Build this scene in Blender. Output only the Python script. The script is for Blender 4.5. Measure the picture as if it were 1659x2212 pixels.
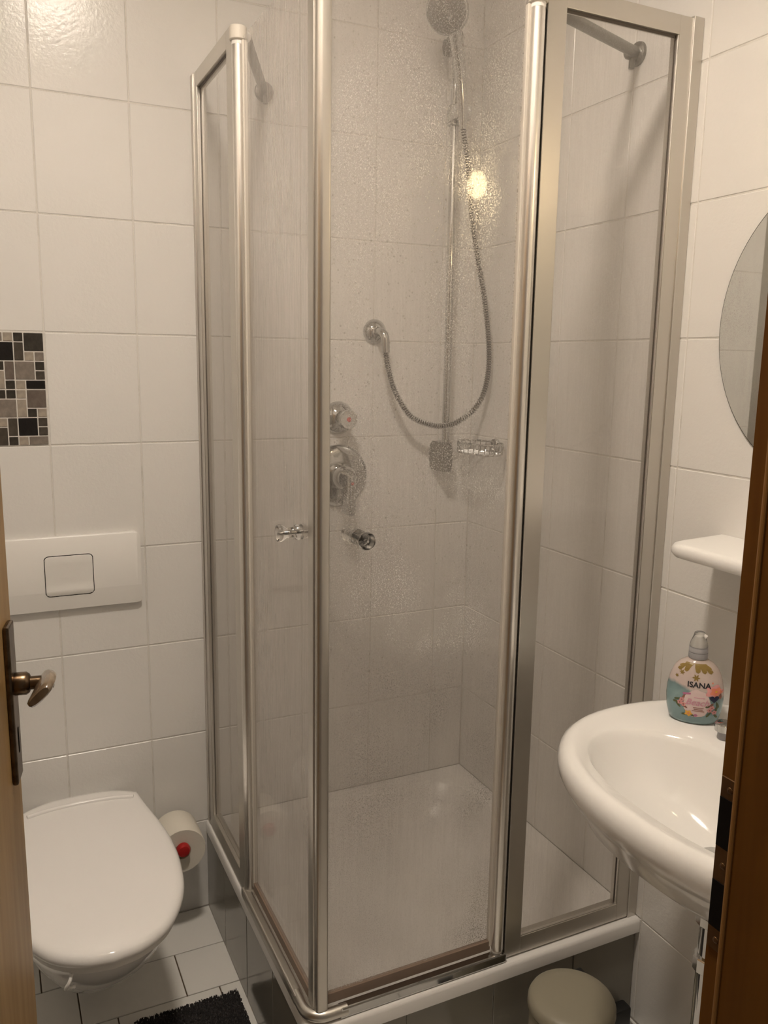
import bpy, bmesh, math, random
from mathutils import Vector, Matrix
random.seed(7)
for o in list(bpy.data.objects): bpy.data.objects.remove(o)
SC = bpy.context.scene
COL = SC.collection
PI = math.pi

# ------------------------------------------------------------------ camera
CAM = Vector((-1.2313, -2.0178, 1.4480))
yaw, pitch, roll, FPX = 0.44596, -0.178779, 0.015798, 1799.475
fw = Vector((math.sin(yaw)*math.cos(pitch), math.cos(yaw)*math.cos(pitch), math.sin(pitch)))
r0 = Vector((math.cos(yaw), -math.sin(yaw), 0)); u0 = r0.cross(fw)
rr = math.cos(roll)*r0 + math.sin(roll)*u0
uu = -math.sin(roll)*r0 + math.cos(roll)*u0
cd = bpy.data.cameras.new('camera'); cam = bpy.data.objects.new('camera', cd); COL.objects.link(cam)
cam.matrix_world = Matrix(((rr.x, uu.x, -fw.x, CAM.x), (rr.y, uu.y, -fw.y, CAM.y), (rr.z, uu.z, -fw.z, CAM.z), (0, 0, 0, 1)))
cd.sensor_width = 36.0; cd.lens = FPX/2212*36.0; cd.clip_start = 0.02
SC.camera = cam
SC.cycles.max_bounces = 7; SC.cycles.diffuse_bounces = 4; SC.cycles.glossy_bounces = 3; SC.cycles.transmission_bounces = 6; SC.cycles.transparent_max_bounces = 8

# ------------------------------------------------------------------ world and exposure
w = bpy.data.worlds.new('world'); SC.world = w; w.use_nodes = True
w.node_tree.nodes['Background'].inputs[0].default_value = (1.0, 0.86, 0.70, 1)
w.node_tree.nodes['Background'].inputs[1].default_value = 0.04
SC.view_settings.view_transform = 'Standard'; SC.view_settings.look = 'None'
SC.view_settings.exposure = 1.57; SC.view_settings.gamma = 1.0
SC.view_settings.use_curve_mapping = False
CEIL_LAMP = 62.0      # emission of the ceiling diffuser (see its builder)
WALL_LAMP = 11.0      # emission of the small bulb over the mirror

# ------------------------------------------------------------------ materials
MATS = {}
def mat(name, col, rough=0.5, metal=0.0, bump=None, spec=0.5, var=None, coat=0.0, trans=0.0, ior=1.45, emis=None, sheen=0.0):
    if name in MATS: return MATS[name]
    m = bpy.data.materials.new(name); m.use_nodes = True
    nt = m.node_tree; b = nt.nodes['Principled BSDF']
    b.inputs['Base Color'].default_value = (*col, 1); b.inputs['Roughness'].default_value = rough
    b.inputs['Metallic'].default_value = metal; b.inputs['Specular IOR Level'].default_value = spec
    b.inputs['Coat Weight'].default_value = coat; b.inputs['Transmission Weight'].default_value = trans
    b.inputs['IOR'].default_value = ior; b.inputs['Sheen Weight'].default_value = sheen
    if emis:
        b.inputs['Emission Color'].default_value = (*emis[0], 1); b.inputs['Emission Strength'].default_value = emis[1]
    tc = nt.nodes.new('ShaderNodeTexCoord')
    if var:      # (second colour, scale xyz, contrast lo, hi)
        mp = nt.nodes.new('ShaderNodeMapping'); mp.inputs['Scale'].default_value = var[1]
        nz = nt.nodes.new('ShaderNodeTexNoise'); nz.inputs['Scale'].default_value = 1; nz.inputs['Detail'].default_value = 3
        rp = nt.nodes.new('ShaderNodeValToRGB')
        rp.color_ramp.elements[0].position = var[2]; rp.color_ramp.elements[0].color = (*col, 1)
        rp.color_ramp.elements[1].position = var[3]; rp.color_ramp.elements[1].color = (*var[0], 1)
        nt.links.new(tc.outputs['Object'], mp.inputs['Vector']); nt.links.new(mp.outputs[0], nz.inputs['Vector'])
        nt.links.new(nz.outputs['Fac'], rp.inputs[0]); nt.links.new(rp.outputs[0], b.inputs['Base Color'])
    if bump:     # (scale, strength, distance)
        nz2 = nt.nodes.new('ShaderNodeTexNoise'); nz2.inputs['Scale'].default_value = bump[0]; nz2.inputs['Detail'].default_value = 2
        bp = nt.nodes.new('ShaderNodeBump'); bp.inputs['Strength'].default_value = bump[1]; bp.inputs['Distance'].default_value = bump[2]
        nt.links.new(tc.outputs['Object'], nz2.inputs['Vector']); nt.links.new(nz2.outputs['Fac'], bp.inputs['Height'])
        nt.links.new(bp.outputs[0], b.inputs['Normal'])
    MATS[name] = m
    return m

mat('tile', (0.82, 0.805, 0.775), 0.22, bump=(140, 0.20, 0.002))
mat('grout', (0.74, 0.715, 0.67), 0.85, bump=(300, 0.4, 0.002), var=((0.54, 0.51, 0.46), (26, 26, 26), 0.55, 0.82))
mat('floor_tile', (0.86, 0.845, 0.80), 0.33, bump=(60, 0.08, 0.002))
mat('floor_grout', (0.13, 0.095, 0.065), 0.9)
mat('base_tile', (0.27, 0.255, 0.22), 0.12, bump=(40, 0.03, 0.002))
mat('plaster', (0.82, 0.80, 0.77), 0.8)
mat('ceramic_shelf', (0.85, 0.84, 0.82), 0.30)
mat('ceramic', (0.86, 0.85, 0.825), 0.10, coat=0.3)
mat('plastic', (0.82, 0.805, 0.77), 0.30)
mat('lid', (0.90, 0.885, 0.865), 0.16, coat=0.2)
mat('acrylic', (0.90, 0.885, 0.86), 0.30)
mat('gap_shade', (0.012, 0.010, 0.009), 0.9, spec=0.05)  # near-black painted in for the shade inside holes and the button gap
mat('aluminium', (0.62, 0.595, 0.55), 0.36, metal=1.0, bump=(500, 0.05, 0.0005))
mat('aluminium_bright', (0.80, 0.775, 0.735), 0.30, metal=1.0)
mat('chrome', (0.55, 0.55, 0.54), 0.07, metal=1.0)
mat('dull_chrome', (0.25, 0.243, 0.225), 0.38, metal=0.9, bump=(260, 0.5, 0.002))
mat('hose_groove_shade', (0.05, 0.047, 0.042), 0.3, metal=0.8)  # shade between the hose ribs, put into a dark colour
mat('grey_cap', (0.66, 0.62, 0.55), 0.4)
mat('gasket', (0.10, 0.085, 0.07), 0.5)
mat('seal', (0.25, 0.18, 0.135), 0.35)
mat('post_gap_shade', (0.02, 0.018, 0.016), 0.6)  # black that paints the shade between pivot post and frame
mat('acryl_knob', (0.97, 0.96, 0.94), 0.03, trans=1.0, ior=1.46)
mat('red', (0.42, 0.012, 0.012), 0.35)
mat('red_dot', (0.55, 0.05, 0.05), 0.3)
mat('paper', (0.80, 0.76, 0.67), 0.95, bump=(500, 0.3, 0.001))
mat('card', (0.45, 0.36, 0.27), 0.9)
mat('mirror', (0.86, 0.88, 0.86), 0.02, metal=1.0)
mat('mirror_edge', (0.09, 0.09, 0.08), 0.25)
mat('bronze', (0.16, 0.112, 0.07), 0.28, metal=1.0, var=((0.08, 0.052, 0.03), (60, 60, 60), 0.45, 0.7))
mat('horn', (0.22, 0.17, 0.12), 0.22, coat=0.4, var=((0.13, 0.09, 0.055), (40, 40, 15), 0.4, 0.7))
mat('strike', (0.16, 0.09, 0.04), 0.4, metal=0.85, var=((0.14, 0.08, 0.04), (80, 80, 80), 0.4, 0.7))
mat('wood', (0.37, 0.235, 0.095), 0.42, var=((0.29, 0.17, 0.06), (45, 45, 3.2), 0.35, 0.68), bump=(80, 0.06, 0.001))
mat('wood_edge', (0.27, 0.13, 0.03), 0.5)
mat('wood_dark', (0.175, 0.070, 0.008), 0.6, spec=0.2, var=((0.125, 0.047, 0.005), (45, 45, 3.2), 0.35, 0.68))
mat('bin', (0.31, 0.285, 0.215), 0.38)
mat('black_plastic', (0.018, 0.018, 0.018), 0.45)
mat('mat_cloth', (0.022, 0.018, 0.018), 1.0, sheen=0.25, var=((0.05, 0.043, 0.042), (220, 220, 220), 0.35, 0.7))
mat('collar', (0.36, 0.355, 0.37), 0.35)
mat('clear', (0.95, 0.95, 0.94), 0.06, trans=0.92, ior=1.4)
mat('pump_white', (0.78, 0.76, 0.72), 0.35)
mat('ink', (0.012, 0.014, 0.02), 0.4)
mat('navy', (0.012, 0.014, 0.05), 0.4)
mat('pink_text', (0.62, 0.30, 0.38), 0.5)
mat('pink_pale', (0.70, 0.55, 0.54), 0.4)
mat('magenta', (0.48, 0.17, 0.30), 0.4)
mat('coral', (0.80, 0.26, 0.16), 0.4)
mat('coral_pink', (0.78, 0.36, 0.36), 0.4)
mat('yellow', (0.80, 0.42, 0.06), 0.4)
mat('leaf', (0.10, 0.12, 0.05), 0.5)
mat('leaf_brown', (0.25, 0.10, 0.07), 0.5)
mat('gold', (0.27, 0.185, 0.05), 0.35)
mat('rose', (0.66, 0.30, 0.30), 0.4)
mat('slate_black', (0.012, 0.010, 0.009), 0.32, bump=(90, 0.4, 0.003))
mat('slate_dark', (0.035, 0.030, 0.024), 0.32, bump=(90, 0.4, 0.003), var=((0.055, 0.048, 0.038), (60, 60, 60), 0.4, 0.7))
mat('slate_umber', (0.065, 0.054, 0.042), 0.34, bump=(90, 0.4, 0.003), var=((0.09, 0.075, 0.06), (60, 60, 60), 0.4, 0.7))
mat('slate_mid', (0.135, 0.108, 0.09), 0.34, bump=(90, 0.4, 0.003), var=((0.18, 0.15, 0.125), (60, 60, 60), 0.4, 0.7))
mat('slate_grey', (0.20, 0.17, 0.145), 0.34, bump=(90, 0.4, 0.003), var=((0.27, 0.235, 0.20), (60, 60, 60), 0.4, 0.7))
mat('slate_light', (0.33, 0.29, 0.24), 0.34, bump=(90, 0.4, 0.003), var=((0.44, 0.38, 0.31), (60, 60, 60), 0.4, 0.7))

def glass_mat(name, axis_along, haze0, streak_amt, dot_amt, streak_scale, tint=(0.93, 0.915, 0.90), spark=0.0):
    """wet, limescaled shower glass: clear pane + thin milky film broken up by run-off streaks and drops"""
    m = bpy.data.materials.new(name); m.use_nodes = True
    nt = m.node_tree; N = nt.nodes; L = nt.links; N.remove(N['Principled BSDF']); out = N['Material Output']
    tc = N.new('ShaderNodeTexCoord')
    def noise(scale, detail, lo, hi, rough=0.55):
        mp = N.new('ShaderNodeMapping'); mp.inputs['Scale'].default_value = scale
        nz = N.new('ShaderNodeTexNoise'); nz.inputs['Scale'].default_value = 1; nz.inputs['Detail'].default_value = detail
        nz.inputs['Roughness'].default_value = rough
        mr = N.new('ShaderNodeMapRange'); mr.inputs[1].default_value = lo; mr.inputs[2].default_value = hi
        L.new(tc.outputs['Object'], mp.inputs[0]); L.new(mp.outputs[0], nz.inputs['Vector']); L.new(nz.outputs['Fac'], mr.inputs[0])
        return mr.outputs[0]
    def math_(op, a, b):
        n = N.new('ShaderNodeMath'); n.operation = op
        for i, v in enumerate((a, b)):
            if isinstance(v, (int, float)): n.inputs[i].default_value = v
            else: L.new(v, n.inputs[i])
        return n.outputs[0]
    s = streak_scale
    streak = noise((s, s, 4.5), 5, 0.35, 0.72)
    fine = noise((s*2.3, s*2.3, 22), 3, 0.38, 0.70)
    blot = noise((3.2, 3.2, 1.9), 3, 0.30, 0.70)
    dots = noise((430, 430, 330), 2, 0.56, 0.74)
    h = math_('ADD', haze0, math_('MULTIPLY', streak_amt, math_('MULTIPLY', math_('ADD', streak, fine), math_('ADD', blot, 0.25))))
    h = math_('ADD', h, math_('MULTIPLY', dot_amt, dots))
    dif = N.new('ShaderNodeBsdfDiffuse'); dif.inputs[0].default_value = (0.80, 0.76, 0.73, 1)
    trl = N.new('ShaderNodeBsdfTranslucent'); trl.inputs[0].default_value = (0.80, 0.76, 0.73, 1)
    film = N.new('ShaderNodeMixShader'); film.inputs[0].default_value = 0.55
    L.new(dif.outputs[0], film.inputs[1]); L.new(trl.outputs[0], film.inputs[2])
    tr = N.new('ShaderNodeBsdfTransparent'); tr.inputs[0].default_value = (*tint, 1)
    gl = N.new('ShaderNodeBsdfGlossy'); gl.inputs['Roughness'].default_value = 0.045
    bmpn = N.new('ShaderNodeBump'); bmpn.inputs['Strength'].default_value = 0.10; bmpn.inputs['Distance'].default_value = 0.0006
    L.new(h, bmpn.inputs['Height']); L.new(bmpn.outputs[0], gl.inputs['Normal'])
    fr = N.new('ShaderNodeFresnel'); fr.inputs[0].default_value = 1.5
    geo = N.new('ShaderNodeNewGeometry')
    f = math_('MULTIPLY', fr.outputs[0], math_('SUBTRACT', 1.0, geo.outputs['Backfacing']))
    f = math_('MULTIPLY', f, 1.0)
    pane = N.new('ShaderNodeMixShader'); L.new(f, pane.inputs[0]); L.new(tr.outputs[0], pane.inputs[1]); L.new(gl.outputs[0], pane.inputs[2])
    fin = N.new('ShaderNodeMixShader'); L.new(h, fin.inputs[0]); L.new(pane.outputs[0], fin.inputs[1]); L.new(film.outputs[0], fin.inputs[2])
    last = fin
    if spark > 0:      # beads of water: small glossy spots, denser in patches
        patch = noise((9, 9, 5), 3, 0.40, 0.62)
        bead = noise((540, 540, 440), 1, 0.565, 0.64)
        gb = N.new('ShaderNodeBsdfGlossy'); gb.inputs['Roughness'].default_value = 0.27
        sp_ = N.new('ShaderNodeMixShader'); L.new(math_('MULTIPLY', spark, math_('MULTIPLY', bead, patch)), sp_.inputs[0])
        L.new(fin.outputs[0], sp_.inputs[1]); L.new(gb.outputs[0], sp_.inputs[2]); last = sp_
    L.new(last.outputs[0], out.inputs['Surface'])
    MATS[name] = m
glass_mat('glass_door_left', 1, 0.085, 0.17, 0.05, 190, (0.98, 0.975, 0.97), 0.15)
glass_mat('glass_door_front', 0, 0.085, 0.040, 0.09, 150, (0.98, 0.975, 0.97), 0.75)
glass_mat('glass_fixed', 0, 0.040, 0.035, 0.06, 150, (0.99, 0.985, 0.98), 0.2)

def drop_mat():
    m = bpy.data.materials.new('water'); m.use_nodes = True
    nt = m.node_tree; N = nt.nodes; L = nt.links; N.remove(N['Principled BSDF'])
    tr = N.new('ShaderNodeBsdfTransparent'); tr.inputs[0].default_value = (0.86, 0.84, 0.82, 1)
    gl = N.new('ShaderNodeBsdfGlossy'); gl.inputs['Roughness'].default_value = 0.05
    mx = N.new('ShaderNodeMixShader'); mx.inputs[0].default_value = 0.16
    L.new(tr.outputs[0], mx.inputs[1]); L.new(gl.outputs[0], mx.inputs[2]); L.new(mx.outputs[0], N['Material Output'].inputs[0])
    MATS['water'] = m
drop_mat()

# ------------------------------------------------------------------ mesh helpers (all shapes in world coordinates)
def thing(name, label, cat, loc=(0, 0, 0), group=None):
    o = bpy.data.objects.new(name, None); COL.objects.link(o); o.location = loc; o.empty_display_size = 0.05
    o['label'] = label; o['category'] = cat
    if group: o['group'] = group
    o['wl'] = list(loc)
    return o
def wl(o):
    while o.parent: o = o.parent
    return Vector(o.location)
def tag(o, label, cat, group=None):
    o['label'] = label; o['category'] = cat
    if group: o['group'] = group
    return o
def obj(name, bm, m, parent=None, loc=(0, 0, 0), smooth=False):
    if smooth:
        for f in bm.faces: f.smooth = True
    bm.normal_update()
    me = bpy.data.meshes.new(name)
    off = wl(parent) if parent else Vector(loc)
    bmesh.ops.translate(bm, verts=bm.verts, vec=-off)
    bm.to_mesh(me); bm.free()
    me.materials.append(MATS[m])
    if smooth:
        try: me.set_sharp_from_angle(angle=math.radians(42))
        except Exception: pass
    o = bpy.data.objects.new(name, me); COL.objects.link(o)
    if parent: o.parent = parent
    else: o.location = loc
    return o
def struct(o): o['kind'] = 'structure'; return o

def B(): return bmesh.new()
def box(bm, lo, hi, bev=0.0, seg=1):
    lo = [min(a, b) for a, b in zip(lo, hi)] if True else lo
    ret = bmesh.ops.create_cube(bm, size=1.0)
    vs = ret['verts']
    return vs
def addbox(bm, a, b, bev=0.0, seg=2):
    lo = Vector([min(x, y) for x, y in zip(a, b)]); hi = Vector([max(x, y) for x, y in zip(a, b)])
    vs = bmesh.ops.create_cube(bm, size=1.0)['verts']
    for v in vs: v.co = Vector([lo[i] + (v.co[i]+0.5)*(hi[i]-lo[i]) for i in range(3)])
    if bev > 0:
        es = list({e for v in vs for e in v.link_edges})
        bmesh.ops.bevel(bm, geom=es, offset=bev, segments=seg, affect='EDGES', profile=0.6)
    return bm
def bx(a, b, bev=0.0, seg=2): return addbox(B(), a, b, bev, seg)
def loft(bm, loops, cap0=True, cap1=True, closed=True):
    rows = [[bm.verts.new(p) for p in lp] for lp in loops]
    n = len(rows[0])
    for a, b in zip(rows, rows[1:]):
        for i in range(n if closed else n-1):
            j = (i+1) % n
            try: bm.faces.new((a[i], a[j], b[j], b[i]))
            except ValueError: pass
    if cap0: bm.faces.new(list(reversed(rows[0])))
    if cap1: bm.faces.new(rows[-1])
    bmesh.ops.recalc_face_normals(bm, faces=bm.faces)
    return bm
def frame_of(d):
    d = Vector(d).normalized(); a = Vector((0, 0, 1)) if abs(d.z) < 0.95 else Vector((1, 0, 0))
    x = d.cross(a).normalized(); return x, d.cross(x).normalized()
def lathe(bm, p0, axis, prof, n=24, cap0=True, cap1=True):
    """prof: (distance along axis, radius)"""
    p0 = Vector(p0); ax = Vector(axis).normalized(); x, y = frame_of(ax)
    loops = [[p0 + ax*h + (x*math.cos(2*PI*i/n) + y*math.sin(2*PI*i/n))*r for i in range(n)] for h, r in prof]
    return loft(bm, loops, cap0, cap1)
def cyl(bm, a, b, r, n=16, bev=0.0):
    a, b = Vector(a), Vector(b); L = (b-a).length
    prof = [(0, r), (L, r)] if bev <= 0 else [(0, r-bev), (bev, r), (L-bev, r), (L, r-bev)]
    return lathe(bm, a, b-a, prof, n)
def catmull(pts, per=10):
    P = [Vector(p) for p in pts]; P = [2*P[0]-P[1]] + P + [2*P[-1]-P[-2]]
    out = []
    for i in range(1, len(P)-2):
        a, b, c, d = P[i-1:i+3]
        for k in range(per):
            t = k/per
            out.append(0.5*((2*b) + (c-a)*t + (2*a-5*b+4*c-d)*t*t + (3*b-a-3*c+d)*t**3))
    out.append(P[-2]); return out
def tube(bm, pts, rad, n=10):
    pts = [Vector(p) for p in pts]
    t = (pts[1]-pts[0]).normalized(); x, y = frame_of(t); loops = []
    for i, p in enumerate(pts):
        a = pts[max(0, i-1)]; b = pts[min(len(pts)-1, i+1)]; t2 = (b-a).normalized()
        q = t.rotation_difference(t2); x = q @ x; y = q @ y; t = t2
        r = rad(i) if callable(rad) else rad
        loops.append([p + (x*math.cos(2*PI*k/n) + y*math.sin(2*PI*k/n))*r for k in range(n)])
    return loft(bm, loops)
def resample(pts, step):
    out = [pts[0]]; acc = 0.0
    for a, b in zip(pts, pts[1:]):
        L = (b-a).length; d = step-acc
        while d <= L:
            out.append(a + (b-a)*(d/L)); d += step
        acc = (acc+L) % step if L else acc
    return out
def copy_child(o, parent):
    c = o.copy(); COL.objects.link(c); c.parent = parent; return c

# ------------------------------------------------------------------ room shell
XL, YF, ZC = -1.46, -1.556, 2.65
floor = struct(obj('floor', bx((XL-0.1, -2.9, -0.12), (0.12, 0.12, -0.003)), 'floor_grout'))
# floor tiles in a third bond
_bt = {}
def tile_mesh(key, sx, sy, sz, bev, m):
    k = (key, round(sx, 4), round(sy, 4), round(sz, 4))
    if k not in _bt:
        bm = addbox(B(), (-sx/2, -sy/2, -sz/2), (sx/2, sy/2, sz/2))
        es = list(bm.edges)
        bmesh.ops.bevel(bm, geom=es, offset=bev, segments=1, affect='EDGES')
        me = bpy.data.meshes.new(key); bm.to_mesh(me); bm.free(); me.materials.append(MATS[m]); _bt[k] = me
    return _bt[k]
def put_tile(name, parent, key, c, s, bev, m):
    o = bpy.data.objects.new(name, tile_mesh(key, *s, bev, m)); COL.objects.link(o)
    o.parent = parent; o.location = Vector(c) - wl(parent); return o
G = 0.0030
FY = [0.0, -0.155, -0.3025]
while FY[-1] > YF: FY.append(FY[-1]-0.1475)
for i, (ya, yb) in enumerate(zip(FY, FY[1:])):
    yb = max(yb, YF)
    x = -1.198 + 0.0745*i
    while x > XL: x -= 0.229
    while x < 0:
        xa, xb = max(x, XL), min(x+0.229, 0.0)
        inside = xa > -0.77 and yb > -0.77       # under the shower tray
        if xb-xa > 0.012 and ya-yb > 0.012 and not inside:
            put_tile('floor_tile', floor, 'floor_tile', ((xa+xb)/2, (ya+yb)/2, -0.004), (xb-xa-G, ya-yb-G, 0.008), 0.0009, 'floor_tile')
        x += 0.229

wall_back = struct(obj('wall_back', bx((XL-0.12, 0.0013, -0.1), (0.12, 0.12, ZC)), 'grout'))
wall_right = struct(obj('wall_right', bx((0.0013, -1.68, -0.1), (0.12, 0.0013, ZC)), 'grout'))
wall_left = struct(obj('wall_left', bx((XL-0.12, -1.68, -0.1), (XL, 0.0025, ZC)), 'plaster'))
JX, HX = -0.6905, -1.372             # clear faces of the two jambs
bmf = B()
addbox(bmf, (XL, -1.68, -0.1), (HX-0.03, YF, ZC)); addbox(bmf, (JX+0.035, -1.68, -0.1), (0.0025, YF, ZC)); addbox(bmf, (HX-0.03, -1.68, 2.06), (JX+0.035, YF, ZC))
wall_front = struct(obj('wall_front', bmf, 'plaster'))
ceiling = struct(obj('ceiling', bx((XL-0.12, -1.68, ZC), (0.12, 0.12, ZC+0.1)), 'plaster'))
ZR = [i*0.25 for i in range(11)] + [ZC]
XC = [XL, -1.3045, -1.1045, -0.9045, -0.7045, -0.5045, -0.3045, -0.1045, 0.0]
YR = [0.0, -0.1856, -0.3856, -0.5856, -0.7856, -0.9856, -1.1856, -1.3856, YF]
for za, zb in zip(ZR, ZR[1:]):
    for xa, xb in zip(XC, XC[1:]):
        if abs(xa+1.3045) < 1e-3 and abs(za-1.25) < 1e-3: continue      # the mosaic insert
        put_tile('wall_tile', wall_back, 'wall_tile_back', ((xa+xb)/2, 0.003, (za+zb)/2), (xb-xa-G, 0.006, zb-za-G), 0.0012, 'tile')
    for ya, yb in zip(YR, YR[1:]):
        put_tile('wall_tile', wall_right, 'wall_tile_right', (0.003, (ya+yb)/2, (za+zb)/2), (0.006, ya-yb-G, zb-za-G), 0.0012, 'tile')
# mosaic insert: grid of 12 rows, columns counted from the right edge
mos = obj('mosaic_panel', bx((-1.3030, -0.0004, 1.2515), (-1.106, 0.004, 1.4985)), 'grout', wall_back)
mos['label'] = 'mosaic insert of grey and black slate squares'
MU = 0.0206
MP = [(0, 0, 2, 2, 'dark'), (0, 2, 1, 1, 'dark'), (0, 3, 1, 1, 'light'), (0, 4, 1, 1, 'grey'), (1, 2, 1, 2, 'umber'), (1, 3, 2, 2, 'black'),
      (2, 0, 1, 1, 'grey'), (2, 1, 1, 1, 'light'), (3, 0, 1, 1, 'dark'), (4, 0, 1, 1, 'umber'), (3, 1, 2, 2, 'grey'), (3, 3, 1, 2, 'mid'), (3, 4, 1, 1, 'dark'),
      (4, 4, 1, 2, 'light'), (5, 0, 2, 1, 'black'), (5, 2, 1, 1, 'light'), (5, 3, 1, 1, 'dark'), (6, 0, 2, 2, 'mid'), (6, 2, 1, 1, 'light'), (6, 3, 1, 1, 'dark'), (6, 4, 1, 1, 'dark'),
      (7, 2, 1, 2, 'light'), (7, 3, 2, 2, 'grey'), (8, 0, 1, 1, 'light'), (8, 1, 1, 1, 'dark'), (9, 0, 1, 1, 'umber'), (10, 0, 1, 1, 'umber'), (9, 1, 2, 2, 'black'), (9, 3, 1, 2, 'umber'),
      (9, 4, 1, 1, 'light'), (10, 4, 1, 2, 'umber'), (11, 0, 2, 1, 'grey'), (11, 2, 1, 1, 'light'), (11, 3, 1, 1, 'dark')]
for rrow in range(0, 12, 2):
    for ccol in (5, 7):
        MP.append((rrow, ccol, 2, 2, ['grey', 'dark', 'mid', 'black', 'umber', 'light'][(rrow//2*3+ccol) % 6]))
for (rw, cl, wd, hg, sh) in MP:
    x1 = -1.1065 - cl*MU; x0 = x1 - wd*MU; z1 = 1.4985 - rw*MU; z0 = z1 - hg*MU
    gm = 0.0024
    put_tile('mosaic_stone', mos, 'mosaic_'+sh, ((x0+x1)/2, 0.0, (z0+z1)/2), (x1-x0-gm, 0.0036, z1-z0-gm), 0.0008, 'slate_'+sh)

# ------------------------------------------------------------------ door leaf (open) and door frame
Hp, Fp = Vector((-1.340, -1.545, 0)), Vector((-1.2190, -0.885, 0))
dl = (Fp-Hp).normalized(); nl = Vector((dl.y, -dl.x, 0))
def DL(s, t, z): return Fp - dl*s + nl*t + Vector((0, 0, z))        # s back from the latch edge, t out of the face
def dbox(s0, s1, t0, t1, z0, z1, bev=0.0, seg=2):
    bm = addbox(B(), (s0, t0, z0), (s1, t1, z1), bev, seg)
    for v in bm.verts: v.co = DL(v.co.x, v.co.y, v.co.z)
    bmesh.ops.recalc_face_normals(bm, faces=bm.faces); return bm
leaf = struct(obj('door_1', dbox(0, (Fp-Hp).length, -0.04, 0, 0.008, 2.0, 0.002), 'wood', None, (Hp.x, Hp.y, 0)))
leaf['label'] = 'open light wood door leaf'
plate = obj('handle_plate', dbox(0.024, 0.062, 0.0, 0.0075, 0.915, 1.122, 0.003), 'bronze', leaf)
obj('keyhole', dbox(0.0405, 0.0455, 0.0072, 0.0079, 0.952, 0.985, 0.0), 'gap_shade', plate)
bmn = B()
lathe(bmn, DL(0.043, 0.006, 1.043), nl, [(0, 0.0135), (0.002, 0.0145), (0.015, 0.0145), (0.0185, 0.012), (0.020, 0.0085), (0.047, 0.0082)], 20)
lev = obj('door_lever', bmn, 'bronze', leaf, smooth=True)
# grip: a flattened twisting paddle running back from the neck
lp = []
for i in range(15):
    t = i/14; s = 0.036 + 0.066*t; hw = 0.010+0.0125*math.sin(PI*min(1, 0.10+0.72*t)); th = 0.0085-0.002*t
    if t > 0.97: hw *= 0.85; th *= 0.7
    a = math.radians(30 + 16*t); ring = []
    for k in range(14):
        ph = 2*PI*k/14; c, sn = math.cos(ph), math.sin(ph)
        e1 = math.copysign(abs(c)**0.7, c)*hw; e2 = math.copysign(abs(sn)**0.7, sn)*th
        zz = e1*math.cos(a) - e2*math.sin(a); tt = e1*math.sin(a) + e2*math.cos(a)
        ring.append(DL(s, 0.0435+tt, 1.043 + 0.004*t + zz))
    lp.append(ring)
gr_ = obj('grip', loft(B(), lp), 'horn', lev, smooth=True)
# frame
bmj = B()
YS = -1.577
addbox(bmj, (JX, YS-0.002, 0), (JX+0.035, YF+0.0015, 2.06)); addbox(bmj, (JX-0.0105, -1.70, 0), (JX+0.035, YS, 2.06), 0.002)
addbox(bmj, (HX-0.03, -1.70, 0), (HX, YF+0.0015, 2.06)); addbox(bmj, (HX, -1.70, 2.02), (JX, YF+0.0015, 2.06))
addbox(bmj, (JX+0.035, -1.70, 0), (JX+0.095, -1.681, 2.11)); addbox(bmj, (HX-0.09, -1.70, 0), (HX-0.03, -1.681, 2.11))
jamb = struct(obj('trim_1', bmj, 'wood_dark'))
obj('edge_bead', bx((JX-0.0118, YS-0.0045, 0.0), (JX-0.007, YS+0.0006, 2.02), 0.0018, 2), 'wood_edge', jamb)
jamb['label'] = 'brown wooden door frame'
sp = obj('strike_plate', bx((JX-0.0016, -1.5765, 0.952), (JX+0.001, -1.5555, 1.111), 0.0005, 1), 'strike', jamb)
obj('latch_hole', bx((JX-0.0022, -1.5720, 1.0480), (JX, -1.5562, 1.0925)), 'gap_shade', sp)
obj('bolt_hole', bx((JX-0.0022, -1.5720, 0.9730), (JX, -1.5562, 1.0162)), 'gap_shade', sp)
for zz in (1.101, 1.032, 0.962):
    obj('screw', lathe(B(), (JX-0.0014, -1.565, zz), (-1, 0, 0), [(0, 0.0032), (0.0006, 0.0028), (0.0012, 0.0014)], 10), 'strike', sp)

# ------------------------------------------------------------------ lamps (both just out of the picture)
ZL = 2.595
LC = Vector((-0.96, -1.12, ZL))
lamp = thing('ceiling_lamp', 'flat round white lamp on the ceiling', 'lamp', (LC.x, LC.y, ZC))
obj('lamp_housing', lathe(B(), (LC.x, LC.y, ZC), (0, 0, -1), [(0, 0.120), (ZC-ZL-0.006, 0.122), (ZC-ZL, 0.116), (ZC-ZL, 0.102), (ZC-ZL-0.036, 0.102)], 40), 'plastic', lamp, smooth=True)
mat('lamp_glow', (0.9, 0.85, 0.75), 0.5, emis=((1.0, 0.875, 0.745), CEIL_LAMP))
mat('bulb_glow', (0.9, 0.8, 0.6), 0.5, emis=((1.0, 0.74, 0.40), WALL_LAMP))
obj('diffuser', lathe(B(), (LC.x, LC.y, ZL+0.0358), (0, 0, -1), [(0, 0.1015), (0.0005, 0.1005), (0.0015, 0.09)], 40), 'lamp_glow', lamp)
WL = Vector((-0.165, -1.243, 1.863))
wlamp = thing('wall_lamp', 'small bulb lamp on an arm above the round mirror', 'lamp', (0, WL.y, WL.z))
obj('rose', lathe(B(), (0.0, WL.y, WL.z+0.03), (-1, 0, 0), [(0, 0.032), (0.01, 0.03), (0.014, 0.015)], 20), 'chrome', wlamp, smooth=True)
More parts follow.
